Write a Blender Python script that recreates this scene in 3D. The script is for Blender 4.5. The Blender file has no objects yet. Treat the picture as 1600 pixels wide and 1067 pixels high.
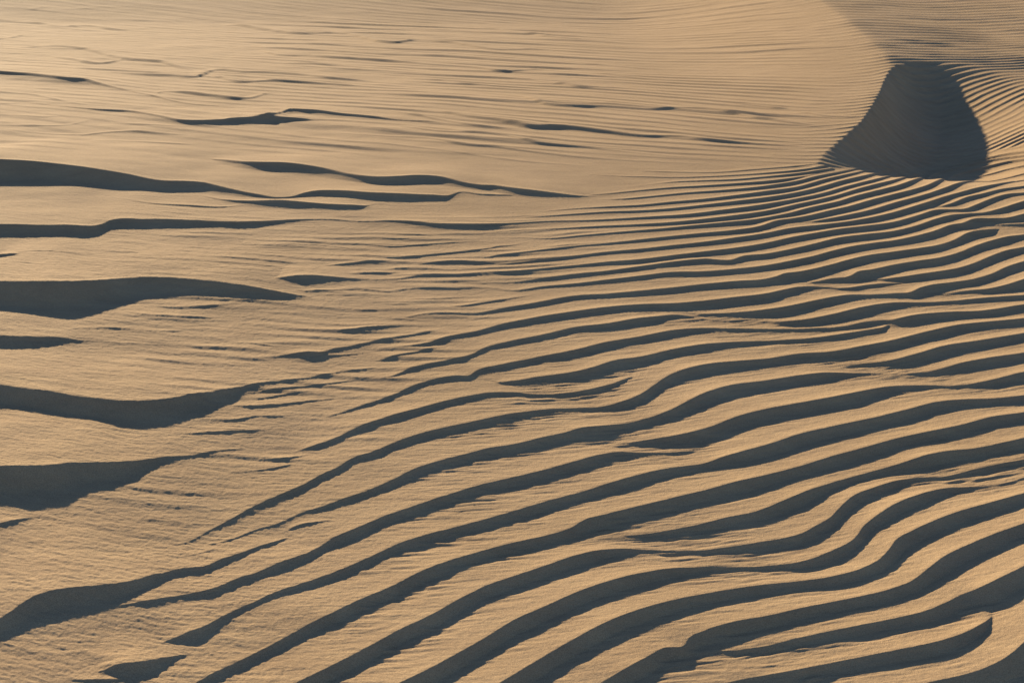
import bpy, math
import numpy as np
from mathutils import Vector

# ------------------------------------------------------------------ camera
H_CAM = 1.70
PITCH = math.radians(20.3)
F_PX = 2200.0                 # focal length in pixels of a 1600 px wide frame
scene = bpy.context.scene
cam_d = bpy.data.cameras.new("camera")
cam = bpy.data.objects.new("camera", cam_d)
scene.collection.objects.link(cam)
scene.camera = cam
cam.location = (0, 0, H_CAM)
cam.rotation_euler = (math.radians(90) - PITCH, 0, 0)
cam_d.sensor_width = 36.0
cam_d.lens = 36.0 * F_PX / 1600.0
cam_d.clip_start = 0.05
cam_d.clip_end = 3000.0

# ------------------------------------------------------------------ light
ALPHA = math.radians(26)       # the sun stands behind the dune, to the left
ELEV = math.radians(14)
SUNDIR = Vector((-math.sin(ALPHA) * math.cos(ELEV), math.cos(ALPHA) * math.cos(ELEV), math.sin(ELEV)))
world = bpy.data.worlds.new("World")
scene.world = world
world.use_nodes = True
wn = world.node_tree
for n in list(wn.nodes):
    wn.nodes.remove(n)
sky = wn.nodes.new("ShaderNodeTexSky")
sky.sky_type = 'NISHITA'
sky.sun_disc = False
sky.sun_elevation = ELEV
sky.sun_rotation = -ALPHA
sky.air_density = 1.0
sky.dust_density = 0.0
sky.ozone_density = 3.5
bg = wn.nodes.new("ShaderNodeBackground")
bg.inputs['Strength'].default_value = 0.066
wo = wn.nodes.new("ShaderNodeOutputWorld")
tint = wn.nodes.new("ShaderNodeMixRGB"); tint.blend_type = 'MULTIPLY'; tint.inputs['Fac'].default_value = 1.0
tint.inputs[2].default_value = (1.08, 1.0, 1.07, 1)
wn.links.new(sky.outputs[0], tint.inputs[1])
wn.links.new(tint.outputs[0], bg.inputs[0])
wn.links.new(bg.outputs[0], wo.inputs[0])

sun_d = bpy.data.lights.new("sun", 'SUN')
sun_d.energy = 5.0
sun_d.angle = math.radians(1.0)
sun_d.color = (1.0, 0.83, 0.57)
sun = bpy.data.objects.new("sun", sun_d)
scene.collection.objects.link(sun)
sun.rotation_euler = (-SUNDIR).to_track_quat('-Z', 'Y').to_euler()
sun.location = (-4, 8, 6)

scene.view_settings.view_transform = 'Standard'
scene.view_settings.look = 'None'
scene.view_settings.exposure = 1.58
scene.view_settings.gamma = 1.0
scene.render.engine = 'CYCLES'

# ------------------------------------------------------------------ survey of the crests
# each crest: bearing/depression readings (in sixteenth-hundreds of the camera's field) and the
# breadth of the shade it throws; they are turned into points on the ground below.
CREST_DATA = """
A 1010 267.5 1;1062 269 1.5;1125 269 1.7;1175 265 2;1200 263 2;1250 259 2;1285 255 1
A 925 273 .5;975 275.5 1.5;1012 276 2;1050 277 2;1100 276 2;1150 273.5 2.2;1200 270 2.5;1250 265 3;1290 259 3
A 962 292.5 .5;987 292 .8;1025 287.5 1;1050 284.5 2;1100 282 2.5;1150 280 3;1200 275.6 3;1250 270 4;1300 263 4
A 905 306.5 .5;950 302.5 2;1000 297.5 2.5;1050 293 3;1100 290 3.5;1150 286.5 4;1200 282.3 4.5;1250 276.5 5;1310 268 6;1350 262 6
A 940 312 .5;975 310.5 2.5;1025 306 3;1075 301 3.5;1125 297.5 4;1200 289.8 5;1250 281.5 5.5;1275 275.5 6;1330 266 7;1380 257 7
A 850 330.5 1;900 326 2;950 323 3;1000 320.5 3.5;1050 315.5 4;1100 311 4.5;1150 305 5;1200 298 6;1250 291 6;1287 280.5 7;1330 271 8;1400 258 8
A 812 341 1.5;875 336 2.5;950 331 3.5;1000 329 4;1050 325.5 4.5;1100 320 5;1150 314 6;1200 307.8 6.5;1250 299.5 7;1287 290.5 7.5;1312 283 8;1350 274 9;1420 260 9
A 0 350 21;100 351 20;158 349.5 20;173 344 18;233 342 15;333 345 9;400 345 10;437 343 7;487 342 3;525 343 3;550 345.5 2;575 346 3;612 345 4;637 345.5 6;675 349 7;725 350 8;762 350 7;800 349 4;850 346 3;925 344 3;1025 338 4.5;1075 334.5 5.5;1125 328.5 6;1200 318 7;1250 309.5 7;1287 301.5 8;1325 290.5 9;1370 279 10;1430 265 10
A 740 366 0;800 361 1.5;862 358 2;925 354 3.5;1000 350.5 4;1050 347 5;1100 342 6;1150 336 6.5;1200 329 7;1250 318 8;1287 310 8;1312 304 9;1337 296 9;1362 289 10;1400 280 12;1425 273 12;1475 262.5 10;1525 251 9;1567 241 8;1600 236.5 7
A 780 371 .6;820 371.8 1;860 372.5 2.5;900 369 3;975 362 4;1025 358 4.5;1075 353 5.5;1125 348 6.5;1200 339.5 8;1237 332 8;1262 325 9;1287 319.5 9;1312 314 9;1337 306 10;1362 299.5 10;1400 290 11;1437 277.5 11;1470 268 9;1510 258 8;1545 250 7;1600 243 5
A 735 402 0;762 402 2;780 399 2;800 397 3;850 390 4;900 384.5 4;950 380 4;1000 374.5 5;1050 369 5.5;1100 364 6;1150 359 7;1190 352.5 8;1212 345 8;1237 341.5 8;1262 337 9;1300 328 10;1325 322.5 10;1362 312 10;1400 302.5 11;1450 288.7 11;1475 277.5 12;1512 267 11;1550 257.5 10;1581 250.6 9;1600 248 8
A 1225 347.5 .5;1250 347.5 1.5;1262 347.5 2;1287 343 5;1325 335.6 8;1362 327.5 10;1400 316 11;1450 302.5 11;1475 293.7 11;1500 285 10;1525 281.2 8;1562 278 5;1581 275 6;1600 270.6 7
A 1506 275.6 0;1525 275.6 3;1550 270.6 6;1575 263.7 6;1600 258 7
A 485 418 0;520 413.5 3;550 410 5;575 407.5 5;612 409 1;650 413 1;675 410 3;712 407.5 4;750 410 3;787 412 3;800 411 4;850 405.5 5;900 399.5 5;950 393.5 5;1000 389 6;1050 383.5 6;1100 378 7;1150 371 8;1200 363.5 8;1237 356 8;1287 350.6 8;1325 346 8;1362 339.4 9;1400 330.6 10;1440 318.5 10;1450 315.5 11;1475 307.5 9;1500 300.6 8;1525 293.7 8;1550 288.7 8;1575 284.4 7;1600 280.6 6
A 1450 321 0;1469 322.5 2;1487 317.5 6;1512 307.5 7;1537 302 7;1562 296 6;1600 290.6 6
A 385 449 0;400 443 3;418 438 7;437 434.5 10;475 430.5 13;512 432.5 9;537 435 6;562 437 3;600 437 3;625 435 4;650 431 4;675 429.5 3;725 429 3;762 426 3;800 424.5 5;850 419.5 5;900 414.5 5;950 409 6;1000 405 7;1050 399 7;1100 393 8;1150 387 9;1200 379 9;1237 370.6 9;1275 363.7 9;1312 357.5 9;1350 353 10;1400 346 10;1437 335.6 12;1462 328 8;1487 327.5 4;1512 325 7;1525 320 8;1550 310 8;1575 303 7;1600 301 6
A 690 443 0;762 442 2;800 441 3;850 435 5;900 428 6;950 423 6;1000 416 7;1050 409 8;1100 404 9;1150 404 9;1155 402 9;1200 396 9;1237 389 9;1275 380 10;1312 371 10;1350 366 10;1400 360.2 11;1437 351 12;1462 342 14;1487 335.6 11;1512 334 6;1537 332.5 5;1562 326 9;1600 314 12
A 440 462 2;475 456 3;525 454 3;555 452 3;575 453 3;612 455 3;637 451 3;670 449 4;700 450 4;750 450 2;775 452 1;800 454 3;850 447.5 5;900 443 6;950 437 7;1000 431 8;1050 425 8;1100 424 9;1150 420 9;1200 414 10;1237 407 11;1275 399 11;1300 392 11;1325 386 11;1362 380 10;1400 375 10;1437 367 11;1462 360 12;1487 351 14;1507 347.5 13;1519 342.5 11;1550 341 8;1575 340 8;1600 334 14
A 1520 350.6 0;1550 352 1.5;1575 350.6 4;1600 349.4 6
A 632 498 0;650 493 3;675 489.5 4;700 489 5;750 489 5;775 484 7;800 479.5 7;850 470.5 9;875 465.5 9;900 462 8;950 459 8;1000 454.5 9;1050 449.5 10;1100 444 10;1150 439 12;1200 435 12;1217 430.6 12;1223 428 14;1250 424 14;1275 419 14;1300 413 14;1325 406 14;1350 400 13;1400 392.7 12;1437 387.5 11;1475 380.6 14;1494 373.7 18;1512 363.7 18;1537 358.7 12;1561 358 6;1566 359 0
A 1570 360 .5;1585 362 3;1600 362.5 4
A 600 544 0;637 541 4;675 534 7;700 526 8;750 516 8;775 509 9;800 503.5 9;850 493.5 11;900 486 11;950 479.5 11;1000 475.5 10;1050 474 10;1100 470 11;1150 464 13;1200 458 14;1225 452.5 13;1250 448 11;1262 447.5 9;1287 449 4;1306 450 4;1325 449.4 7;1350 446 7;1375 443.5 6;1400 442.5 4;1445 443.5 .5
A 1231 439 0;1256 442 1;1269 441 4;1300 435 8;1331 430 10;1339 425 13;1362 421 14;1400 413 12;1437 407 12;1475 401 15;1500 394 17;1525 383.7 20;1550 375.6 18;1575 369.4 12;1600 366.5 8
A 1344 431.5 .5;1356 435 2;1375 436 3;1400 433.5 9;1437 428 11;1475 422.5 12;1500 418 14;1525 410 17;1550 399.4 19;1575 390.6 18;1600 386 14
A 1062 492 0;1075 490.5 2;1100 490.5 4;1150 488.5 7;1200 483 11;1237 477 14;1275 469 14;1300 464 13;1325 460.6 11;1362 460.6 7;1400 458 8;1425 455.6 10;1435 450.5 13;1455 445 13;1487 441 12;1525 435 14;1550 427.5 18;1575 416 20;1600 408 18
A 1436 457.5 0;1456 460 2;1475 459.5 3;1512 454 6;1550 450 10;1575 444 14;1600 436 20
A 587 595 0;600 592 2;620 586 6;637 577.5 8;662 570 8;700 562.5 8;737 554 8;757 544 8;800 532.5 9;850 522.5 10;900 511 10;950 505 12;1000 496.5 13;1025 494 12;1062 492.5 6;1075 494.5 3;1100 499 2.5;1150 501.5 2.5;1200 502.5 3;1225 502 8;1250 500 12;1300 491 15;1350 479 15;1387 473.5 12;1450 472.5 7;1500 469 8;1550 464 9;1600 461 9
A 500 655 0;525 647.5 4;550 639 6;575 630 8;612 617.5 9;650 601 10;675 594 8;712 587 8;735 586 8;743 580 9;775 571 9;800 566 10;850 556 11;900 546 14;950 534 13;1000 526 12;1050 516 12;1087 513 9;1150 513.5 6;1200 514 6;1275 513 6;1325 509 8;1350 503.5 9;1375 501 10;1395 499 13;1425 492.5 17;1475 487.5 16;1537 485 12;1600 475.5 12
A 747 589 .5;765 594 1.5;780 596.5 4;800 595 8;850 587.5 11;900 580 14;925 574 15;962 562.5 15;1000 557.5 14;1050 546 14;1100 537.5 14;1150 534.5 9;1200 532.5 7;1275 527.5 9;1325 520 10;1362 514 10;1391 506.5 8;1396 503 2
A 460 705 0;492 695 9;525 684 11;550 672.5 11;575 662.5 12;612 650 14;650 639 14;700 625 12;737 617.5 10;762 613.7 9;800 613 7;837 616 6;875 615 7;925 607.5 10;962 597.5 10;987 589 8;1000 587.5 4;1008 590.5 .7;1030 595 .5
A 247 856 0;293 846 4;333 824 6;360 811 8;390 794 10;433 774 12;483 752 14;500 742 14;534 727 12;550 717 12;587 705 14;612 694 14;650 680 14;687 670 14;725 662 14;800 646 13;850 640 10;900 637.5 7;937 636 8;975 626 14;1000 616 16;1020 603 18;1033 594 18;1050 584 18;1075 575 20;1112 567.5 19;1150 564 17;1200 560 15;1250 552.5 13;1300 549 12;1350 540 14;1400 530 16;1450 517.5 18;1500 507 15;1550 502 13;1600 497 13
A 1280 571 0;1312 572.5 2;1362 567.5 6;1400 561 12;1437 551 16;1475 540 18;1525 532.5 16;1600 520.5 14
A 310 852 0;333 848 4;367 839 5;400 826 5;433 818 5;477 799 7;500 792 10;534 780 12;575 766 14;612 750 16;650 732 17;687 720 17;725 710 17;762 700 17;800 694.5 17;850 682.5 18;885 675 17;900 670 17;950 664 15;987 660 12;1025 649 14;1050 639 18;1075 626 22;1100 614 24;1137 602.5 22;1200 594 18;1250 586 18;1287 582 18;1325 582.5 10;1375 584 4;1412 584.5 4;1450 581 8;1475 575 12;1500 567.5 15;1537 560 17;1600 551 16
A 910 686 0;937 691 1;962 695 2;987 691 6;1025 685 11;1075 676 17;1112 666 20;1150 651 24;1200 638 24;1250 629 24;1300 620 24;1350 610 23;1387 604 16;1437 602 9;1500 602 8;1537 596 13;1600 581 18
A 225 940 10;250 936 10;287 930 10;337 919 15;375 902 16;400 894 15;432 880 17;487 860 17;525 837 20;562 822 20;600 806 19;634 795 18;700 773 19;750 758 18;800 746 18;850 734 20;900 720 20;937 710 18;962 706 14;1000 707 8;1037 707.5 5;1075 706 5;1105 702.5 3;1117 699 0
A 232 1010 0;262 999 8;295 986 18;325 975 22;345 965 18;375 951 12;400 941 10;425 927.5 13;475 910 15;525 892.5 18;575 871 19;625 847.5 20;662 836 20;725 820 18;800 799 19;850 784 18;917 766 18;950 755 20;1000 741 20;1037 732.5 17;1075 727.5 14;1100 724 14;1125 715 19;1162 704 24;1200 694 26;1250 677.5 26;1300 666 26;1375 650 24;1425 637.5 22;1462 628 20;1500 624 17;1550 622.5 14;1600 617.5 15
A 305 1066 16;337 1047.5 20;375 1030 22;400 1018 22;437 1000 22;487 972.5 24;525 955 26;562 937.5 25;612 916 26;650 896 28;687 881 25;725 869 22;800 848 20;850 837 20;895 823 20;911 813 22;950 802 20;1000 790 21;1066 774 22;1100 766 22;1150 752 24;1200 741 26;1250 728 25;1300 712.5 24;1350 699 23;1400 685 24;1450 674 22;1500 664 20;1550 651 20;1600 644 18
A 920 832 0;950 837 1.5;975 837.5 4;1012 834 9;1050 827.5 12;1100 817.5 16;1132 809 18;1187 797 20;1200 792 22;1240 775 24;1262 766 26;1300 754 26;1350 740 22;1400 726 22;1450 710 22;1475 705 20;1525 700 17;1562 692.5 17;1600 684 18
A 462 1066 34;525 1036 34;575 1010 34;625 983 34;675 960 32;725 932 30;762 914 28;800 901 26;850 884 26;900 867 26;937 859 22;975 857 15;1012 859 8;1050 861 6;1100 860 8;1150 853 12;1200 845 15;1232 839 18;1255 832 22;1275 821 28;1295 810 34;1315 790 36;1332 775 32;1366 761 22;1400 751 16;1425 747.5 10;1475 745 7;1525 732.5 11;1562 725 11;1600 717.5 10
A 625 1066 42;675 1042 40;725 1015 38;762 994 36;800 970 36;850 947.5 34;900 925 32;950 907.5 30;1000 895 27;1050 887.5 20;1100 886 12;1150 885.5 9;1200 884 9;1250 877.5 15;1300 860 24;1337 839 34;1350 821 42;1366 808 42;1400 786 34;1433 773 28;1467 764 18;1533 761 7;1566 756 8;1600 746 9
A 781 1066 44;800 1055 42;850 1025 40;900 996 38;950 970 36;1000 951 32;1050 937.5 27;1100 927.5 23;1150 919 20;1200 912.5 18;1250 907.5 17;1300 900 20;1350 886 26;1375 872.5 36;1390 857 42;1400 843 46;1425 829 44;1450 817 40;1500 798 34;1550 784 30;1600 770 24
A 940 1066 46;975 1045 46;1012 1025 38;1037 1012 32;1071 1006 26;1076 997 26;1100 985 26;1150 970 26;1200 961.5 24;1250 950 24;1300 940 22;1350 930 22;1400 917 26;1425 907 34;1450 888 48;1475 869 54;1512 851 52;1550 835 48;1600 817 44
A 1087 1011 .5;1112 1016 3;1137 1017 6;1200 1007.5 15;1250 996 18;1300 985 20;1350 975 22;1400 965 22;1450 952.5 26;1480 940 32;1500 930 34;1525 920 38;1562 902.5 46;1600 884 50
A 1137 1066 20;1162 1060 20;1200 1054 20;1275 1040 22;1350 1025 24;1400 1015 26;1450 1005 28;1487 995 30;1525 979 34;1555 957.5 34;1563 947 24;1566 938 6
A 1450 1066 40;1500 1055 40;1537 1044 40;1562 1032 44;1587 1015 60;1600 1003 64
A 0 966 38;20 953 42;37 941 48;54 931 54;74 924 54;105 919 48;150 915 40;200 909 32;220 904 27;240 898 21;255 895 17;287 887.5 14;320 884 15;350 871 16;375 864 12;400 854 9;425 846 9;450 839 6;465 838 0
A 0 919 17;20 919.5 10;36 920 0
A 0 816 13;25 811 11;50 807.5 4;87 806 0
A 0 729 50;67 728 53;117 724 56;133 723.5 54;167 723 46;200 721.5 36;233 718 23;253 715 14;300 711 7;350 702 4;385 700 0
A 0 601 38;67 610 41;133 620 41;200 626 42;267 622 42;300 616 38;330 612 32;350 609 25;367 605 19;390 600 12;417 596 9;467 591 6;500 586 5;537 579 4;575 576 3;595 575 0
A 0 439 45;67 439 50;100 439 51;167 436 50;200 434 45;233 432 38;267 433 35;300 436 33;367 444 28;400 449 25;430 455 16;450 459 11;490 466 0
A 0 249 41;67 254 37;133 262 32;200 272 28;255 281.5 22;288 282.5 20;317 284.5 17;350 292 11;400 303 6;432 307.5 4;457 306 5;475 301 8;495 297.5 9;525 297.5 10;575 301 10;625 302.5 11;675 304 9;705 304.5 7;715 301 4;750 303 3;800 304.5 2;812 305 0
A 317 247 0;350 249 4;400 252.5 11;450 254 15;500 261 13;550 272.5 9;587 276 13;625 275.5 15;650 274 15;687 276 12;725 285 7;750 288.5 7;775 289.5 7;800 293 8;837 297.5 9;875 302.5 6;900 305.5 4;925 307 1
A 307 304 0;350 312 3;400 313.5 7;435 312.5 10;470 314.5 11;512 319 8;550 321 7;570 322 5;582 321 1;620 322 .5
A 0 522 24;50 524.5 20;93 526.5 14;117 531 7;143 533 3;183 536 2;233 539 1;280 541 0
A 380 562 0;400 561 1.5;437 556 4;462 551 9;475 549 12;505 549 12;520 545 8;550 540 7;587 532.5 6;625 526 5;662 520 4;687 516 2;712 511 2;740 506 0
A 490 515 0;540 516 3;575 511 8;612 509 5;650 511 0
A 575 565 0;600 562 3;625 555 5;650 550 5;675 545 4;712 543 0
A 360 634 0;400 633 6;425 632 5;462 628 4;500 624 3;540 622 0
A 140 1052 0;162 1045 8;180 1037 20;225 1031 25;275 1022 14;305 1019 2
A 100 1061.5 0;137 1060.5 8;175 1060 8;200 1060 0
A 562 403 0;600 402 2;625 401 4;675 397 3;725 392 3;767 387 2;775 385 2;800 383 1.5;837 376 0
A 0 111 9;50 115 9;110 122 9;133 124 9;160 131 6;200 142 1.5;240 150 2;283 160 1.5;333 165 1;370 166 0
A 0 163 1;50 162 1;100 167 1.5;150 171 3;200 172 5;250 182 4;283 188 6;320 188.5 9;345 187 11;370 184.5 12;400 183 12;433 180 12;445 173 8;483 171.5 7;534 177 5;584 182 5;617 187 3;674 191 1
B 440 187 5;480 188 3;510 190 0
B 0 405 9;20 404.5 6;37 405 0
B 20 400 0;55 398 1.5;117 401 .7;150 402 0
B 227 476 0;267 479 3;300 479.5 3;333 478 3;370 475.5 1;400 476 0
B 187 484 0;217 491 1.5;267 493.5 3;325 495.5 2;345 497 0
B 150 496 0;183 504 1;207 502.5 1;227 499 1.5;267 500.5 1;333 501 1;383 503 0
B 97 523 0;115 516 1.5;133 514 2.5;200 514.5 2;250 518 2;300 515 1;330 513 0
B 333 533 0;383 536 2;417 539 2;440 546 0
B 183 310 0;233 318.5 1.5;300 322 2.5;350 324 2;373 322.5 1;420 325 0
B 415 609 4;462 603 4;500 600 3;537 595 3;562 593 1;590 590 0
B 410 621 3;462 612 3;500 611 0
B 320 655 1;370 655 4;400 650 3;433 650 3;467 648 0
B 275 679 0;310 676 4;350 673 5;390 672 4;420 673 0
B 400 673 2;415 672 1;430 674 0
B 410 718 0;450 715 5;487 710 0
B 367 738 0;400 734 3;437 729 4;467 724 0
B 440 832 0;467 820 7;500 816 4;520 815 0
B 267 874 0;300 869 2;333 860 2;345 858 0
B 32 821 0;60 820.5 1.5;100 821 0
B 515 556 2;560 552 2;600 548 0
B 540 430 0;575 426 4;612 426 3;630 426 0
B 480 461 0;510 461 2;550 461 2;587 460 0
B 637 468 0;675 467 3;712 465 2;737 464 0
B 700 480 0;725 478 4;750 474 4;775 471 3;800 467 2.5;840 462 0
B 587 477 0;625 475 3;662 476 0
B 550 485 0;575 484.5 2;612 486 0
B 600 419 0;625 419 2;655 418 0
B 680 419 0;720 419 1;750 420 0
B 612 367 0;650 367 1.2;690 370 0
B 575 371 0;612 373 1.5;650 373 1.2;690 371 0
B 530 381 0;575 382 1;612 384.5 2;650 382.5 2;687 380 2;725 378 1;760 378 0
B 400 381 0;450 382 .7;500 383 .7;550 387 1;570 388 0
B 640 592 0;670 588 1.5;700 585 0
B 650 575 0;600 577 1.5;570 578 0
B 700 503 0;740 500 1.5;780 495 0
B 240 150 0;253 145 1;283 143.5 2.5;333 149 2.5;393 153 2;417 147 .7;470 147 0
B 600 173 0;650 180 1.5;700 190 1;750 197 2;817 203 0
B 680 173 .5;734 182 2;784 188 3;834 197 4;884 198.5 3.5;934 204 3;1000 212 2.5;1068 214 2;1116 220 2;1183 226 0
B 767 147 .5;817 153 1;850 162 2;900 166 2.5;950 167 2.5;1017 171 2;1066 171 1.5;1116 173 2;1183 185 2;1266 196 1;1300 198 0
B 350 41 0;360 39 1.5;417 47 1.5;467 52 2;534 53 1;600 65 2;617 66 2;650 63 1.5;700 66 1.5;767 76.5 1.5;840 78 1;870 82 0
B 400 78 0;433 85 1.5;483 87 1.5;534 91 1.5;600 95 1.5;684 102 1.5;734 105 1.5;794 112 2;834 110 1;880 112 0
B 150 111 0;200 115 1.5;267 118 2;317 117 2;325 113 1.5;383 112 2;467 117 1.5;534 124 1.5;600 127 0
B 327 117 .5;367 126 2;433 127 2;534 134 1;600 140 0
B 20 74 0;40 74 1;83 72 2;133 77 1.5;183 90 1.5;200 92 2;250 97 2;283 106 1;317 112 0
B 60 86 0;117 93 1.5;150 98 2;183 95 2;197 92 0
B 0 30 1;33 33 1;100 42 1.5;133 40 1.5;183 46 1.5;217 46 1;235 44 0
B 117 32 0;183 31 1;233 32 2;267 35 1;280 40 0
B 0 12 1;50 16 1;65 12 1.5;110 14 1.5;167 11 1;200 10 1;240 12 0
B 0 61 1.5;20 59 1.5;37 55 1;60 56 0
B 0 144 1;50 149 1;100 160 1;150 169 0
B 0 197 1;50 197.5 1.5;93 197 1.5;127 192 1;147 187 0
B 0 203 .5;50 208 .7;83 210 1;133 211 1.5;167 207 1.5;200 205 1.5;250 208 1.5;310 213 0
B 150 222 .5;217 222 1;283 225 1.5;310 227 0
B 0 180 .8;40 182 1;70 184 1.2;95 182 .8;120 186 0
B 160 192 0;200 194 1;270 198 1;300 200 0
B 400 97 .5;450 99 1.5;534 103 1;600 107 0
B 534 208 .7;600 213 1;667 216 1;734 227 2;774 230 2;834 238 1.5;900 245 1.5;967 250 1;1068 255 1;1130 258 0
B 584 195 0;634 200 1;684 207 1.5;750 209 1.5;800 216 1;834 223 2;917 231 1.5;1000 240 1;1068 246 .8;1130 250 0
B 567 222 0;634 229 1;700 237 .8;767 246 1;820 252 1.5;870 256 1;940 262 0
B 811 124 0;867 130 1.5;900 135 2;967 138 1;1020 142 0
B 744 43 .5;817 52 1;867 59 1.5;934 63 1;990 66 0
B 1170 217 0;1200 217 1.2;1250 220 0
B 1150 166 .5;1170 164 2;1185 166 1;1225 169 2;1235 170 0
B 1240 178 0;1255 176 2;1290 182 1;1310 182 1.8;1340 183 1;1350 183 0
B 380 213 0;450 218 .7;534 222 .5;560 223 0
B 640 120 0;700 128 1;760 136 .7;800 140 0
B 860 95 0;920 100 1;990 106 .8;1060 112 0
B 900 112 0;960 118 1;1030 126 .7;1070 128 0
B 590 500 0;625 498 3;650 500 1.5;690 503 0
"""

SP, CP = math.sin(PITCH), math.cos(PITCH)


def ray(px, py):
    a = (px - 800.0) / F_PX
    b = -(py - 533.5) / F_PX
    dx = a
    dy = CP + b * SP
    dz = -SP + b * CP
    return dx, dy, dz


def project(X, Y, Z):
    zz = Z - H_CAM
    d = Y * CP - zz * SP
    u = Y * SP + zz * CP
    d = np.maximum(d, 1e-3)
    return 800.0 + F_PX * X / d, 533.5 - F_PX * u / d


# ------------------------------------------------------------------ noise
def _hash(ix, iy, seed):
    n = (ix.astype(np.int64) * 374761393 + iy.astype(np.int64) * 668265263 + seed * 974711) & 0xffffffff
    n = ((n ^ (n >> 13)) * 1274126177) & 0xffffffff
    n = n ^ (n >> 16)
    return (n & 0xffff).astype(np.float32) / 65535.0


def vnoise(x, y, seed):
    x0 = np.floor(x); y0 = np.floor(y)
    fx = (x - x0).astype(np.float32); fy = (y - y0).astype(np.float32)
    fx = fx * fx * fx * (fx * (fx * 6 - 15) + 10)
    fy = fy * fy * fy * (fy * (fy * 6 - 15) + 10)
    ix = x0.astype(np.int64); iy = y0.astype(np.int64)
    a = _hash(ix, iy, seed); b = _hash(ix + 1, iy, seed)
    c = _hash(ix, iy + 1, seed); d = _hash(ix + 1, iy + 1, seed)
    return (a + (b - a) * fx) * (1 - fy) + (c + (d - c) * fx) * fy - 0.5


def fbm(x, y, seed, octs=3):
    s = 0; a = 1.0
    for o in range(octs):
        s = s + a * vnoise(x * 2 ** o + 17.3 * o, y * 2 ** o + 9.1 * o, seed + o)
        a *= 0.5
    return s


def sstep(a, b, x):
    t = np.clip((x - a) / (b - a), 0, 1)
    return t * t * (3 - 2 * t)


# ------------------------------------------------------------------ the large forms
def base0(X, Y):
    s = np.logaddexp(0, (Y - 8.0) / 0.7) * 0.7
    k = -0.055 + 0.05 * sstep(1.0, 4.0, X)
    h = k * s * np.exp(-np.maximum(Y - 16, 0) / 12.0)
    h = h - 0.028 * sstep(-1.0, 1.2, X) * (np.logaddexp(0, (7.0 - Y) / 0.6) * 0.6) * (Y > -20) * np.exp(-np.maximum(-Y, 0) / 3)
    far = sstep(15, 40, np.hypot(X, Y))
    h = h + far * (4.0 * fbm(X / 34 + 3.1, Y / 26 + 1.7, 5, 3) - 0.6)
    return h


def hit(px, py, surf, A=0.0):
    """intersect the sight line with the surface (plus A)"""
    px = np.asarray(px, float); py = np.asarray(py, float)
    dx, dy, dz = ray(px, py)
    z = np.zeros_like(px)
    for _ in range(25):
        t = (z - H_CAM) / dz
        zn = surf(dx * t, dy * t) + A
        z = 0.5 * z + 0.5 * zn
    t = (z - H_CAM) / dz
    return dx * t, dy * t


RIM = np.array([(1225,320,0,.5),(1250,292,.06,.4),(1262,275,.16,.3),(1273,260,.22,.3),(1286,241,.26,.34),(1316,216,.28,.38),(1344,191,.28,.42),(1360,168,.28,.42),(1372,147,.28,.42),(1380,127,.28,.42),(1389,110,.28,.42),(1402,100,.28,.42),(1420,94,.28,.42),(1450,88,.28,.42),(1500,84,.28,.42),(1650,84,.28,.42)], float)
rx, ry = hit(RIM[:, 0], RIM[:, 1], base0)
BRK = np.array([(1425,140,0,1.0),(1400,118,.04,1.0),(1388,103,.08,1.1),(1376,83,.11,1.2),(1354,61,.12,1.2),(1324,36,.12,1.3),(1295,14,.12,1.4),(1266,-8,.12,1.4),(1232,-42,.12,1.4)], float)
qx_, qy_ = hit(BRK[:, 0], BRK[:, 1], base0)


def seg_nearest(X, Y, px, py, vals):
    best = np.full(X.shape, 1e9); side = np.ones(X.shape); conf = np.zeros(X.shape)
    out = [np.zeros(X.shape) for _ in vals]
    for i in range(len(px) - 1):
        ex, ey = px[i + 1] - px[i], py[i + 1] - py[i]
        L2 = ex * ex + ey * ey
        t = np.clip(((X - px[i]) * ex + (Y - py[i]) * ey) / L2, 0, 1)
        qx, qy = X - px[i] - t * ex, Y - py[i] - t * ey
        d = qx * qx + qy * qy
        cr = (ex * qy - ey * qx) / math.sqrt(L2)
        m = d < best - 1e-10
        tie = (~m) & (np.abs(d - best) <= 1e-10) & (np.abs(cr) > conf)
        best = np.where(m, d, best)
        side = np.where(m | tie, np.sign(cr), side)
        conf = np.where(m | tie, np.abs(cr), conf)
        for j, v in enumerate(vals):
            out[j] = np.where(m, v[i] + t * (v[i + 1] - v[i]), out[j])
    return np.sqrt(best), side, out


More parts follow.
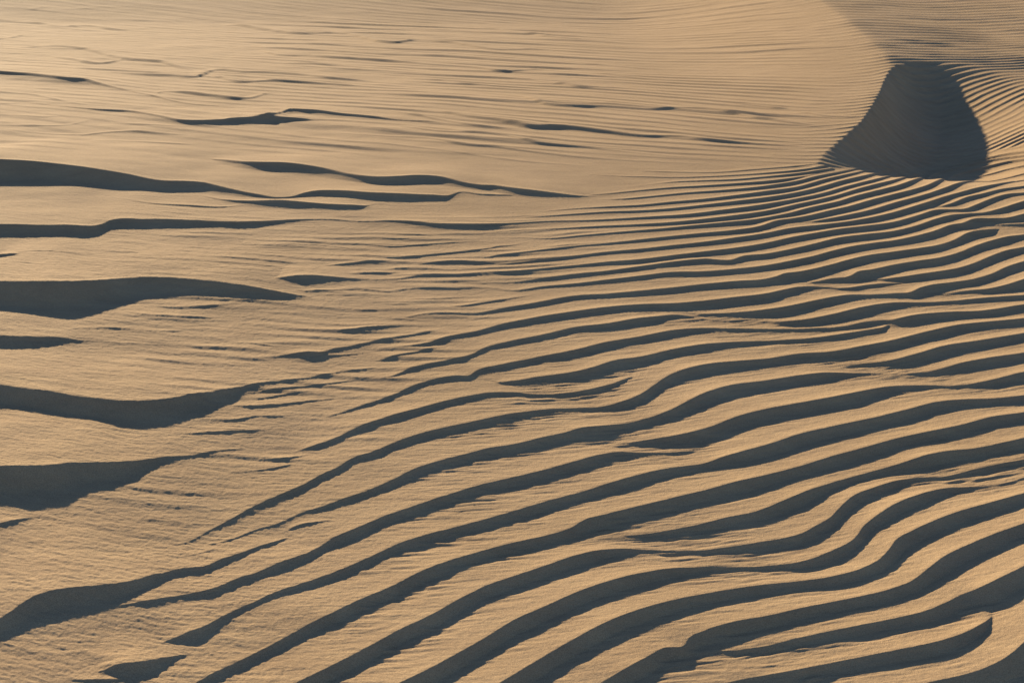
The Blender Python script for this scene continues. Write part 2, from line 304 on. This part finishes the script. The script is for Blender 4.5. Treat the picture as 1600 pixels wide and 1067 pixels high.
def base(X, Y):
    h = base0(X, Y)
    X = np.asarray(X, float); Y = np.asarray(Y, float)
    m = (X > 0.5) & (X < 8) & (Y > 4.5) & (Y < 22)
    if m.any():
        xs, ys = X[m], Y[m]
        d, side, (dep, wid) = seg_nearest(xs, ys, rx, ry, (RIM[:, 2], RIM[:, 3]))
        u = np.where(side < 0, d, 0.0)
        ur = np.sqrt(u * u + 0.02 ** 2) - 0.02
        t = np.clip(ur / wid, 0, 1)
        f = 1 - (1 - t) ** 1.7
        rad = np.sqrt(((xs - 2.50) / 1.28) ** 2 + ((ys - 9.5) / 2.3) ** 2)
        lvl = 0.10 * (1 - sstep(9.2, 11.2, ys)) * (1 - sstep(4.0, 7.0, xs)) * sstep(6.3, 8.3, ys)
        dep = (dep / 0.28) * (0.235 * (1 - sstep(0.35, 1.2, rad)) + lvl)
        d2, side2, (dep2, wid2) = seg_nearest(xs, ys, qx_, qy_, (BRK[:, 2], BRK[:, 3]))
        u2 = np.where(side2 < 0, d2, 0.0)
        t2 = np.clip((np.sqrt(u2 * u2 + 0.07 ** 2) - 0.07) / wid2, 0, 1)
        dep2 = 0.11 * sstep(9.2, 11.0, ys) * (1 - sstep(1.6, 5.5, u2))
        dep = dep * f + dep2 * (1 - (1 - t2) ** 2)
        f = 1.0
        h = h.copy() if hasattr(h, 'copy') else h
        h[m] -= dep * f
    return h


# ------------------------------------------------------------------ crest lines -> ground
SLOPE_LEE = 0.68
TAU = math.tan(ELEV)
LX, LY = math.sin(ALPHA), -math.cos(ALPHA)
P_ST = 1.1


def catmull(P, step):
    out = []
    n = len(P)
    for i in range(n - 1):
        p0 = P[max(i - 1, 0)]; p1 = P[i]; p2 = P[i + 1]; p3 = P[min(i + 2, n - 1)]
        d = math.hypot(p2[0] - p1[0], p2[1] - p1[1])
        d0 = max(math.hypot(p1[0] - p0[0], p1[1] - p0[1]), 1e-3)
        d2 = max(math.hypot(p3[0] - p2[0], p3[1] - p2[1]), 1e-3)
        # non-uniform tangents
        m1 = (p2 - p1) if i == 0 else (d0 * (p2 - p1) / d + d * (p1 - p0) / d0) / (d0 + d) * d
        m2 = (p2 - p1) if i == n - 2 else (d2 * (p2 - p1) / d + d * (p3 - p2) / d2) / (d2 + d) * d
        k = max(1, int(math.ceil(d / step)))
        for j in range(k):
            t = j / k
            t2, t3 = t * t, t * t * t
            out.append((2 * t3 - 3 * t2 + 1) * p1 + (t3 - 2 * t2 + t) * m1 + (-2 * t3 + 3 * t2) * p2 + (t3 - t2) * m2)
    out.append(P[-1])
    return np.array(out)


def extend(P):
    """carry a crest that leaves the frame on for a while outside it"""
    P = [np.array(p, float) for p in P]

    def tail(Q):
        e = Q[-1]
        k = min(3, len(Q) - 1)
        v = e[:2] - Q[-1 - k][:2]
        v = v / np.hypot(*v)
        if abs(e[0] - 800) > 795:
            v = np.array([math.copysign(1, e[0] - 800), v[1] / max(abs(v[0]), .5)])
        Lh = 170 if e[0] > 1500 else 120
        return [np.array([*(e[:2] + v * Lh), e[2]]), np.array([*(e[:2] + v * Lh * 1.7), 0.0])]
    e = P[-1]
    if e[2] > 0 and (e[0] >= 1595 or e[0] <= 3 or e[1] >= 1062):
        P = P + tail(P)
    e = P[0]
    if e[2] > 0 and (e[0] >= 1595 or e[0] <= 3 or e[1] >= 1062):
        P = (P[::-1] + tail(P[::-1]))[::-1]
    return P


curves = []
for line in CREST_DATA.strip().splitlines():
    kind = line[0]
    pts = [list(map(float, q.split())) for q in line[1:].split(';')]
    pts = extend(pts)
    P = catmull(pts, 6.0)
    P[:, 2] = np.maximum(P[:, 2], 0)
    curves.append([kind, P])

cid = np.concatenate([np.full(len(P), i) for i, (k, P) in enumerate(curves)])
ALLP = np.concatenate([P for k, P in curves])
KIND = np.array([curves[i][0] == 'A' for i in cid])
NV = len(ALLP)
SEG = np.array([i for i in range(NV - 1) if cid[i] == cid[i + 1]])
A = np.zeros(NV)
GX, GY = hit(ALLP[:, 0], ALLP[:, 1], base)
NX = np.zeros(NV); NY = np.zeros(NV)
for ci in range(len(curves)):
    m = np.where(cid == ci)[0]
    gx, gy = GX[m], GY[m]
    n = len(m)
    a0 = np.maximum(np.arange(n) - 2, 0); a1 = np.minimum(np.arange(n) + 2, n - 1)
    tx, ty = gx[a1] - gx[a0], gy[a1] - gy[a0]
    l = np.hypot(tx, ty) + 1e-9
    NX[m], NY[m] = ty / l, -tx / l          # towards the viewer when running left to right
    if gx[-1] < gx[0]:
        NX[m] *= -1; NY[m] *= -1
# distance to the neighbours on both sides
sx0, sy0, sx1, sy1 = GX[SEG], GY[SEG], GX[SEG + 1], GY[SEG + 1]
sk = KIND[SEG]; sw = 0.5 * (ALLP[SEG, 2] + ALLP[SEG + 1, 2])
near = np.full(NV, 9.0); farr = np.full(NV, 9.0)
for i in range(NV):
    ex, ey = sx1 - sx0, sy1 - sy0
    den = NX[i] * ey - NY[i] * ex
    den = np.where(np.abs(den) < 1e-9, 1e-9, den)
    wx, wy = sx0 - GX[i], sy0 - GY[i]
    tq = (wx * ey - wy * ex) / den
    sq = (wx * NY[i] - wy * NX[i]) / den
    ok = (sq >= 0) & (sq <= 1) & (sk == KIND[i]) & (sw > 0.35) & (np.abs(tq) > 0.012)
    near[i] = np.where(ok & (tq > 0), tq, 9.0).min()
    farr[i] = np.where(ok & (tq < 0), -tq, 9.0).min()


def smooth_along(V, times):
    V = V.copy()
    for ci in range(len(curves)):
        m = np.where(cid == ci)[0]
        a = V[m]
        for _ in range(times):
            b = a.copy()
            if len(a) > 2:
                b[1:-1] = 0.25 * a[:-2] + 0.5 * a[1:-1] + 0.25 * a[2:]
            a = b
        V[m] = a
    return V


near = smooth_along(np.minimum(near, 1.0), 10)
farr = smooth_along(np.minimum(farr, 1.0), 10)
# how far the shade reaches over the ground, and so how high the crest stands
F0X, F0Y = hit(ALLP[:, 0], ALLP[:, 1], base0)
WPX = ALLP[:, 2].copy()
for ci in range(len(curves)):
    m = np.where(cid == ci)[0]
    xx = ALLP[m, 0]
    if len(m) > 3 and WPX[m].max() > 4 and (np.diff(xx) > 0).all():
        dyap = WPX[m] * (GY[m] ** 2 + H_CAM ** 2) / H_CAM / F_PX
        sh_ = dyap * 0.55 * LX * F_PX / (GY[m] + 0.3)
        WPX[m] = np.minimum(np.interp(xx + sh_, xx, WPX[m]), WPX[m] * 1.35)
FX, FY = hit(ALLP[:, 0], ALLP[:, 1] + WPX, base0)
tand = H_CAM / np.hypot(GX, GY)
dYapp = np.maximum(F0Y - FY, 0)
c = np.maximum(NX * LX + NY * LY, 0.30)
ny = np.maximum(np.abs(NY), 0.35)
s = dYapp / (c / ny + TAU / tand)
W = s * c
fr = np.clip(W / np.maximum(near, 1e-3), 0, 0.6)
A = np.minimum(TAU * s / (1 - fr ** P_ST), 2.0 * TAU * s) * 1.2
A = np.minimum(A, 0.18 * np.minimum(near, 1.0))
A = A * (1 - 0.28 * np.clip((A - 0.018) / 0.03, 0, 1))
A = smooth_along(A, 5)
GX, GY = hit(ALLP[:, 0], ALLP[:, 1], base, A)
L1 = np.minimum(farr * 1.0, np.maximum(16 * A, 0.03))
L1 = np.maximum(L1, 5 * A)
L1 = np.where(A > 0.025, smooth_along(L1, 60), smooth_along(L1, 8))
L1 = smooth_along(L1, 8)
AS = smooth_along(A, 60)
LS = smooth_along(L1, 60)

# ------------------------------------------------------------------ polar grid round the camera
QX = 1.0     # grid density (1 = about one sample per rendered pixel)
half = 0.405
fine = np.arange(-half, half, 1.5625 / F_PX / QX)
az_f = np.arctan(fine)
g = [az_f[-1]]
st = az_f[-1] - az_f[-2]
while g[-1] < math.pi - 0.03:
    st = min(st * 1.012, 0.03)
    g.append(g[-1] + st)
g = np.array(g[1:])
g = g[g < math.pi - 0.012]
az = np.concatenate([-g[::-1], az_f, g])
NA = len(az)
py = np.concatenate([np.arange(1120, 420, -1.5625 / 1.7), np.arange(420, -100, -1.5625 / 3.0)])
d_, e_, f_ = ray(np.full(len(py), 800.0), py)
r_f = -H_CAM / f_ * e_
r_near = [0.25, 0.5, 0.8]
rr = 0.8
while rr < r_f[0] - 0.02:
    rr += 0.02
    r_near.append(rr)
r_far = []
rr = r_f[-1]; st = r_f[-1] - r_f[-2]
while rr < 900:
    st *= 1.03
    rr += st
    r_far.append(rr)
R = np.concatenate([r_near[:-1], r_f, r_far])
NR = len(R)
AZ, RR = np.meshgrid(az, R)           # rows = radius
GRX = (RR * np.sin(AZ)).astype(np.float64)
GRY = (RR * np.cos(AZ)).astype(np.float64)
print("grid", NR, NA, NR * NA)

HB = base(GRX, GRY)
PX, PY = project(GRX, GRY, HB)
infront = (GRY > 0.3)
PX = np.where(infront, PX, np.where(GRX > 0, 9000, -9000)); PY = np.where(infront, PY, 3000)
PX = np.clip(PX, -9000, 9000); PY = np.clip(PY, -3000, 4000)

# warp the sand a little so that crests are not ruled lines
def blur(a, r):
    for ax in (0, 1):
        pad = [(0, 0), (0, 0)]; pad[ax] = (r + 1, r)
        c_ = np.cumsum(np.pad(a, pad, mode='edge').astype(np.float64), axis=ax)
        n = a.shape[ax]
        a = (np.take(c_, np.arange(2 * r + 1, 2 * r + 1 + n), axis=ax) - np.take(c_, np.arange(0, n), axis=ax)) / (2 * r + 1)
    return a.astype(np.float32)


def crest_layer(want):
    lay = np.zeros(GRX.shape, np.float32)
    for ci, (k, P) in enumerate(curves):
        if k != want:
            continue
        m = np.where(cid == ci)[0]
        gx, gy, a, l1, asm, lsm = GX[m], GY[m], A[m], L1[m], AS[m], LS[m]
        reach = float(l1.max()) + 0.02
        nx, nyy = NX[m], NY[m]
        x0, x1, y0, y1 = gx.min() - reach, gx.max() + reach, gy.min() - reach, gy.max() + reach
        # index window of the crest
        def win(xa, xb, ya, yb):
            ya = max(ya, 0.3)
            azs = [math.atan2(x, y) for x in (xa, xb) for y in (ya, yb)]
            ia0 = max(np.searchsorted(az, min(azs)) - 1, 0); ia1 = min(np.searchsorted(az, max(azs)) + 1, NA)
            xm = 0 if xa < 0 < xb else min(abs(xa), abs(xb))
            rmin = math.hypot(xm, ya); rmax = math.hypot(max(abs(xa), abs(xb)), yb)
            ir0 = max(np.searchsorted(R, rmin) - 1, 0); ir1 = min(np.searchsorted(R, rmax) + 1, NR)
            return ir0, ir1, ia0, ia1
        r0, r1, c0, c1 = win(x0, x1, y0, y1)
        if r1 <= r0 or c1 <= c0:
            continue
        sh = (r1 - r0, c1 - c0)
        best = np.full(sh, 1e9, np.float32); side = np.ones(sh, np.float32)
        fa = np.zeros(sh, np.float32); fl = np.ones(sh, np.float32)
        ga = np.zeros(sh, np.float32); gl = np.ones(sh, np.float32)
        flip = -1.0 if gx[-1] < gx[0] else 1.0
        for i in range(len(m) - 1):
            rc = reach
            w = win(min(gx[i], gx[i + 1]) - rc, max(gx[i], gx[i + 1]) + rc, min(gy[i], gy[i + 1]) - rc, max(gy[i], gy[i + 1]) + rc)
            q0, q1, p0, p1 = max(w[0], r0), min(w[1], r1), max(w[2], c0), min(w[3], c1)
            if q1 <= q0 or p1 <= p0:
                continue
            X = GRX[q0:q1, p0:p1]; Y = GRY[q0:q1, p0:p1]
            v = (slice(q0 - r0, q1 - r0), slice(p0 - c0, p1 - c0))
            ex, ey = gx[i + 1] - gx[i], gy[i + 1] - gy[i]
            LL = ex * ex + ey * ey + 1e-12
            t = np.clip(((X - gx[i]) * ex + (Y - gy[i]) * ey) / LL, 0, 1)
            qx, qy = X - gx[i] - t * ex, Y - gy[i] - t * ey
            d = (qx * qx + qy * qy).astype(np.float32)
            mk = d < best[v] - 1e-12
            best[v] = np.where(mk, d, best[v])
            nnx = nx[i] + t * (nx[i + 1] - nx[i]); nny = nyy[i] + t * (nyy[i + 1] - nyy[i])
            side[v] = np.where(mk, np.where(qx * nnx + qy * nny <= 0, 1.0, -1.0), side[v])
            fa[v] = np.where(mk, a[i] + t * (a[i + 1] - a[i]), fa[v])
            fl[v] = np.where(mk, l1[i] + t * (l1[i + 1] - l1[i]), fl[v])
            ga[v] = np.where(mk, asm[i] + t * (asm[i + 1] - asm[i]), ga[v])
            gl[v] = np.where(mk, lsm[i] + t * (lsm[i + 1] - lsm[i]), gl[v])
        d = np.sqrt(best)
        bl = np.clip(d / np.maximum(gl, 1e-4) * 2.5, 0, 1)
        stoss = (fa + (ga - fa) * bl) * np.clip(1 - d / (fl + (gl - fl) * bl), 0, 1) ** P_ST
        l2 = np.maximum(fa / SLOPE_LEE, 1e-5)
        lee = fa * np.clip(1 - d / l2 * 0.87, 0, 1) ** 1.15
        h = np.where(side > 0, stoss, lee)
        if a.max() > 0.008 and k == 'A':
            mk = (side > 0).astype(np.float32)
            k1 = np.clip((d - 0.012) / 0.05, 0, 1) * mk * (d < reach)
            hb = blur(blur(h * mk, 13), 13) / np.maximum(blur(blur(mk, 13), 13), 1e-3)
            h = h + (hb - h) * k1
            k3 = np.clip((d / l2 - 0.25) * 3, 0, 1) * (side < 0) * (d < reach)
            h = h + (blur(blur(h, 5), 5) - h) * k3
        b = lay[r0:r1, c0:c1]
        np.maximum(b, h, out=b)
    return lay

HA = crest_layer('A')
HB_ = crest_layer('B')
HB_ = np.where(PY < 300, blur(blur(HB_, 1), 1), HB_)
H = HA + HB_ * (1 + 0.7 * sstep(260, 220, PY))

# ------------------------------------------------------------------ untraced fine ripples
lam = 0.135 + 0.03 * sstep(9, 14, GRY)
# wander of the crest direction
us = np.linspace(-60, 60, 12001)
slope = -0.35 + 0.35 * sstep(1.2, 1.75, us) + 0.85 * sstep(1.75, 2.15, us) - 0.45 * sstep(2.6, 3.6, us)
Gc = np.concatenate([[0], np.cumsum(0.5 * (slope[1:] + slope[:-1]) * np.diff(us))])
Gc -= np.interp(2.0, us, Gc)
uu = GRX * 8.0 / np.maximum(GRY, 2.0)
FXv = np.interp(uu, us, Gc) * (1 - 0.55 * sstep(10, 13, GRY))
wander = 0.20 * fbm(GRX / 0.9, GRY / 1.3, 31, 2) + 0.03 * fbm(GRX / 0.22 + 3, GRY / 0.4, 37, 2)
WY = np.where(GRY > 8, 8 / 0.100 + np.log(1 + 0.018 * np.maximum(GRY - 8, 0) / 0.100) / 0.018, GRY / 0.100)
LY_ = 0.100 + 0.018 * np.maximum(GRY - 8, 0)
phase = WY + (wander - FXv) / LY_
up = np.ceil(phase)
t = (up - phase)
amp_n = 0.75 + 0.9 * fbm(GRX / 0.5, GRY / 0.35, 41, 2)
rimx = np.interp(PY, [-40, 0, 22, 60, 85, 108, 130, 165, 192, 232, 262, 300], [1235, 1275, 1300, 1340, 1372, 1388, 1376, 1358, 1340, 1300, 1272, 1250])
low = sstep(-2, 6, np.interp(PX, [1290, 1400, 1475, 1600, 1800], [262, 272, 256, 231, 195]) - PY) * (PY < 300)
region_tr = sstep(-170, 20, PX - rimx) * low
dune_top = (1 - region_tr) * sstep(262, 225, PY) * (0.7 + 0.45 * sstep(300, 700, PX))
outside = np.maximum(sstep(1640, 1800, PX), 0.25 * sstep(-60, -300, PX))
outside = np.maximum(outside, 0.6 * sstep(1090, 1200, PY)) * sstep(250, 290, PY)
outside = np.maximum(outside, sstep(1640, 1800, PX))
fade = 1 - sstep(18, 40, RR)
side_lod = 1 - sstep(0.6, 1.3, np.abs(AZ))
amp = (0.009 * region_tr * (0.5 + 0.5 * sstep(-25, 20, PX - rimx)) * (1 + 0.4 * sstep(1.9, 2.4, GRX) * (1 - sstep(9.3, 11.5, GRY))) + 0.0085 * outside) * amp_n * fade * side_lod
amp = np.maximum(amp, 0)
lf = np.maximum(amp / 0.6 / 0.100, 0.12 + 0.25 * sstep(8, 12, GRY))
lee = 1 - t / lf
tf = sstep(0, 1, np.clip((t - 0.35) / 0.65, 0, 1))
sm = 0.5 + 0.5 * np.cos(2 * np.pi * (t + 0.10 * np.sin(2 * np.pi * t)))
prof = np.maximum(lee, t ** 1.2)
k2 = 0.25 + 0.75 * sstep(9, 12.5, GRY)
prof = prof * (1 - k2) + sm * k2
H = H + amp * prof

rband = sstep(-60, 120, PX - np.interp(PY, [250, 350, 500, 700, 1067], [1050, 950, 760, 560, 330]))
# wind lines lying across the dune top
def lines(phase, amp, lf):
    tt = np.ceil(phase) - phase
    l_ = 1 - tt / lf
    return amp * np.maximum(np.maximum(l_, 0), np.clip((tt - lf * 0.6) / (1 - lf * 0.6), 0, 1) ** 1.15)

cross = 0.22 + 0.36 * sstep(6.8, 9.5, GRY)
wob = 0.30 * fbm(GRX / 2.2, GRY / 2.4, 61, 2) + 0.035 * fbm(GRX / 0.45, GRY / 0.5, 63, 2)
WD = np.where(GRY > 7, 7 / 0.15 + np.log(1 + 0.010 * np.maximum(GRY - 7, 0) / 0.15) / 0.010, GRY / 0.15)
ph2 = WD + (cross * GRX + wob) / (0.15 + 0.010 * np.maximum(GRY - 7, 0))
amp2 = np.clip(0.62 + 1.5 * fbm((GRX + 3.0) / 0.9, (GRY + cross * GRX) / 0.30, 67, 2), 0.15, 1.4) * 0.0062 * dune_top * fade
H = H + lines(ph2, amp2, 0.25)
ph3 = (GRY + (cross - 0.10) * GRX + 0.8 * wob) / 0.47 + 0.5 * fbm(GRX / 2.5, GRY / 2.1, 73, 2)
amp3 = np.clip(0.25 + 2.0 * fbm(GRX / 1.8, (GRY + cross * GRX) / 0.6, 77, 2), 0.05, 1.4) * 0.0062 * 1.8 * dune_top * fade
H = H + lines(ph3, amp3, 0.12)

# faint ripples between the big left hand swells and the ripple field
band = sstep(60, 350, PX) * (1 - rband) * sstep(300, 380, PY) * (1 - sstep(760, 960, PY))
wob4 = 0.03 * fbm(GRX / 0.35, GRY / 0.35, 111, 2)
ph4 = (GRY - np.interp(PX, [0, 400, 900], [-0.15, 0.0, 0.30]) * GRX + wob4) / 0.085
amp4 = np.clip(0.40 + 1.9 * fbm(GRX / 0.33, GRY / 0.11, 117, 2), 0, 1.3) * 0.0046 * band
H = H + lines(ph4, amp4, 0.3)

# low rolling of the ground
H = H + 0.006 * fbm(GRX / 0.35, GRY / 0.22, 71, 2) * sstep(900, 500, PX) * (1 - sstep(14, 22, RR))

# micro ripples of the loose sand: short streaks
left = sstep(900, 350, PX + 0.2 * (PY - 500))
mr = 0.45 + (0.65) * left
mr = mr * sstep(0.0, 1.0, (PY - 230) / 200.0) * (1 - sstep(1.0, 1.4, np.abs(AZ)))
sl = np.interp(PX, [0, 400, 1000, 1600], [-0.12, 0.05, 0.26, 0.28])
vy = GRY - sl * GRX + 0.008 * fbm(GRX / 0.07, GRY / 0.05, 81, 2)
rfield = sstep(0, 160, PX - np.interp(PY, [250, 350, 500, 700, 1067], [1150, 1000, 800, 620, 420])) * sstep(260, 650, PY)
pres = np.clip(blur(HA, 22) / 0.0038 - 0.35, 0, 1)
trough = np.exp(-np.maximum(HA, 0) / 0.0050) * rfield * pres
m1 = fbm(GRX / 0.030, vy / 0.0095, 91, 2)
m2 = fbm(GRX / 0.15, vy / 0.030, 97, 2)
m4 = fbm(GRX / 0.085, vy / 0.0125, 93, 2)
m3 = vnoise(GRX / 0.0065, GRY / 0.0075, 101)
H = H + mr * ((0.0008 + 0.0006 * left) * m1 + 0.0011 * m2 * (0.2 + left) + (0.0005 + 0.0002 * left) * m3 + (0.0006 - 0.0003 * left + 0.020 * trough) * m4)

Z = (HB + H).astype(np.float32)

# ------------------------------------------------------------------ one sheet of sand
co = np.empty((NR * NA + 1, 3), np.float32)
co[:-1, 0] = GRX.ravel(); co[:-1, 1] = GRY.ravel(); co[:-1, 2] = Z.ravel()
co[-1] = (0, 0, 0)
idx = np.arange(NR * NA).reshape(NR, NA)
nxt = np.roll(idx, -1, axis=1)
q = np.stack([idx[:-1], idx[1:], nxt[1:], nxt[:-1]], axis=-1).reshape(-1, 4)
tri = np.stack([np.full(NA, NR * NA), idx[0], nxt[0]], axis=-1)
loops = np.concatenate([q.ravel(), tri.ravel()]).astype(np.int32)
starts = np.concatenate([np.arange(len(q)) * 4, len(q) * 4 + np.arange(NA) * 3]).astype(np.int32)
me = bpy.data.meshes.new("sand")
me.vertices.add(len(co)); me.vertices.foreach_set("co", co.ravel())
me.loops.add(len(loops)); me.loops.foreach_set("vertex_index", loops)
me.polygons.add(len(starts)); me.polygons.foreach_set("loop_start", starts)
me.update(calc_edges=True)
me.polygons.foreach_set("use_smooth", np.ones(len(starts), bool))

mat = bpy.data.materials.new("sand")
mat.use_nodes = True
nt = mat.node_tree
for n in list(nt.nodes):
    nt.nodes.remove(n)
N = nt.nodes.new
out = N("ShaderNodeOutputMaterial")
pb = N("ShaderNodeBsdfPrincipled")
pb.inputs['Roughness'].default_value = 0.95
pb.inputs['Specular IOR Level'].default_value = 0.025
pb.inputs['Diffuse Roughness'].default_value = 0.0
tc = N("ShaderNodeTexCoord")
nz = N("ShaderNodeTexNoise"); nz.inputs['Scale'].default_value = 1.3; nz.inputs['Detail'].default_value = 4
grain = N("ShaderNodeTexNoise"); grain.inputs['Scale'].default_value = 420; grain.inputs['Detail'].default_value = 2
mid = N("ShaderNodeTexNoise"); mid.inputs['Scale'].default_value = 60; mid.inputs['Detail'].default_value = 3
for x in (nz, grain, mid):
    nt.links.new(tc.outputs['Object'], x.inputs['Vector'])
r1 = N("ShaderNodeValToRGB")
r1.color_ramp.elements[0].position = 0.3; r1.color_ramp.elements[0].color = (0.29,0.200,0.112,1)
r1.color_ramp.elements[1].position = 0.7; r1.color_ramp.elements[1].color = (0.32,0.222,0.127,1)
nt.links.new(nz.outputs['Fac'], r1.inputs['Fac'])
mx = N("ShaderNodeMixRGB"); mx.blend_type = 'MULTIPLY'; mx.inputs['Fac'].default_value = 1.0
r2 = N("ShaderNodeValToRGB")
r2.color_ramp.elements[0].position = 0.3; r2.color_ramp.elements[0].color = (0.72, 0.71, 0.70, 1)
r2.color_ramp.elements[1].position = 0.7; r2.color_ramp.elements[1].color = (1.2, 1.2, 1.2, 1)
nt.links.new(grain.outputs['Fac'], r2.inputs['Fac'])
nt.links.new(r1.outputs[0], mx.inputs[1]); nt.links.new(r2.outputs[0], mx.inputs[2])
mp = N("ShaderNodeMapping"); mp.inputs['Scale'].default_value = (2.2, 7.0, 2.0)
nt.links.new(tc.outputs['Object'], mp.inputs['Vector'])
dk = N("ShaderNodeTexNoise"); dk.inputs['Scale'].default_value = 1.6; dk.inputs['Detail'].default_value = 6; dk.inputs['Roughness'].default_value = 0.65
nt.links.new(mp.outputs[0], dk.inputs['Vector'])
r3 = N("ShaderNodeValToRGB")
r3.color_ramp.elements[0].position = 0.32; r3.color_ramp.elements[0].color = (0.88, 0.87, 0.88, 1)
r3.color_ramp.elements[1].position = 0.68; r3.color_ramp.elements[1].color = (1.07, 1.07, 1.06, 1)
nt.links.new(dk.outputs['Fac'], r3.inputs['Fac'])
mx2 = N("ShaderNodeMixRGB"); mx2.blend_type = 'MULTIPLY'; mx2.inputs['Fac'].default_value = 1.0
nt.links.new(mx.outputs[0], mx2.inputs[1]); nt.links.new(r3.outputs[0], mx2.inputs[2])
nt.links.new(mx2.outputs[0], pb.inputs['Base Color'])
ad = N("ShaderNodeMath"); ad.operation = 'MULTIPLY_ADD'
nt.links.new(mid.outputs['Fac'], ad.inputs[0]); ad.inputs[1].default_value = 1.6
nt.links.new(grain.outputs['Fac'], ad.inputs[2])
bp = N("ShaderNodeBump"); bp.inputs['Strength'].default_value = 0.5; bp.inputs['Distance'].default_value = 0.002
nt.links.new(ad.outputs[0], bp.inputs['Height'])
nt.links.new(bp.outputs[0], pb.inputs['Normal'])
nt.links.new(pb.outputs[0], out.inputs['Surface'])
me.materials.append(mat)
ob = bpy.data.objects.new("sand", me)
ob['kind'] = 'structure'
scene.collection.objects.link(ob)
print("sand built")
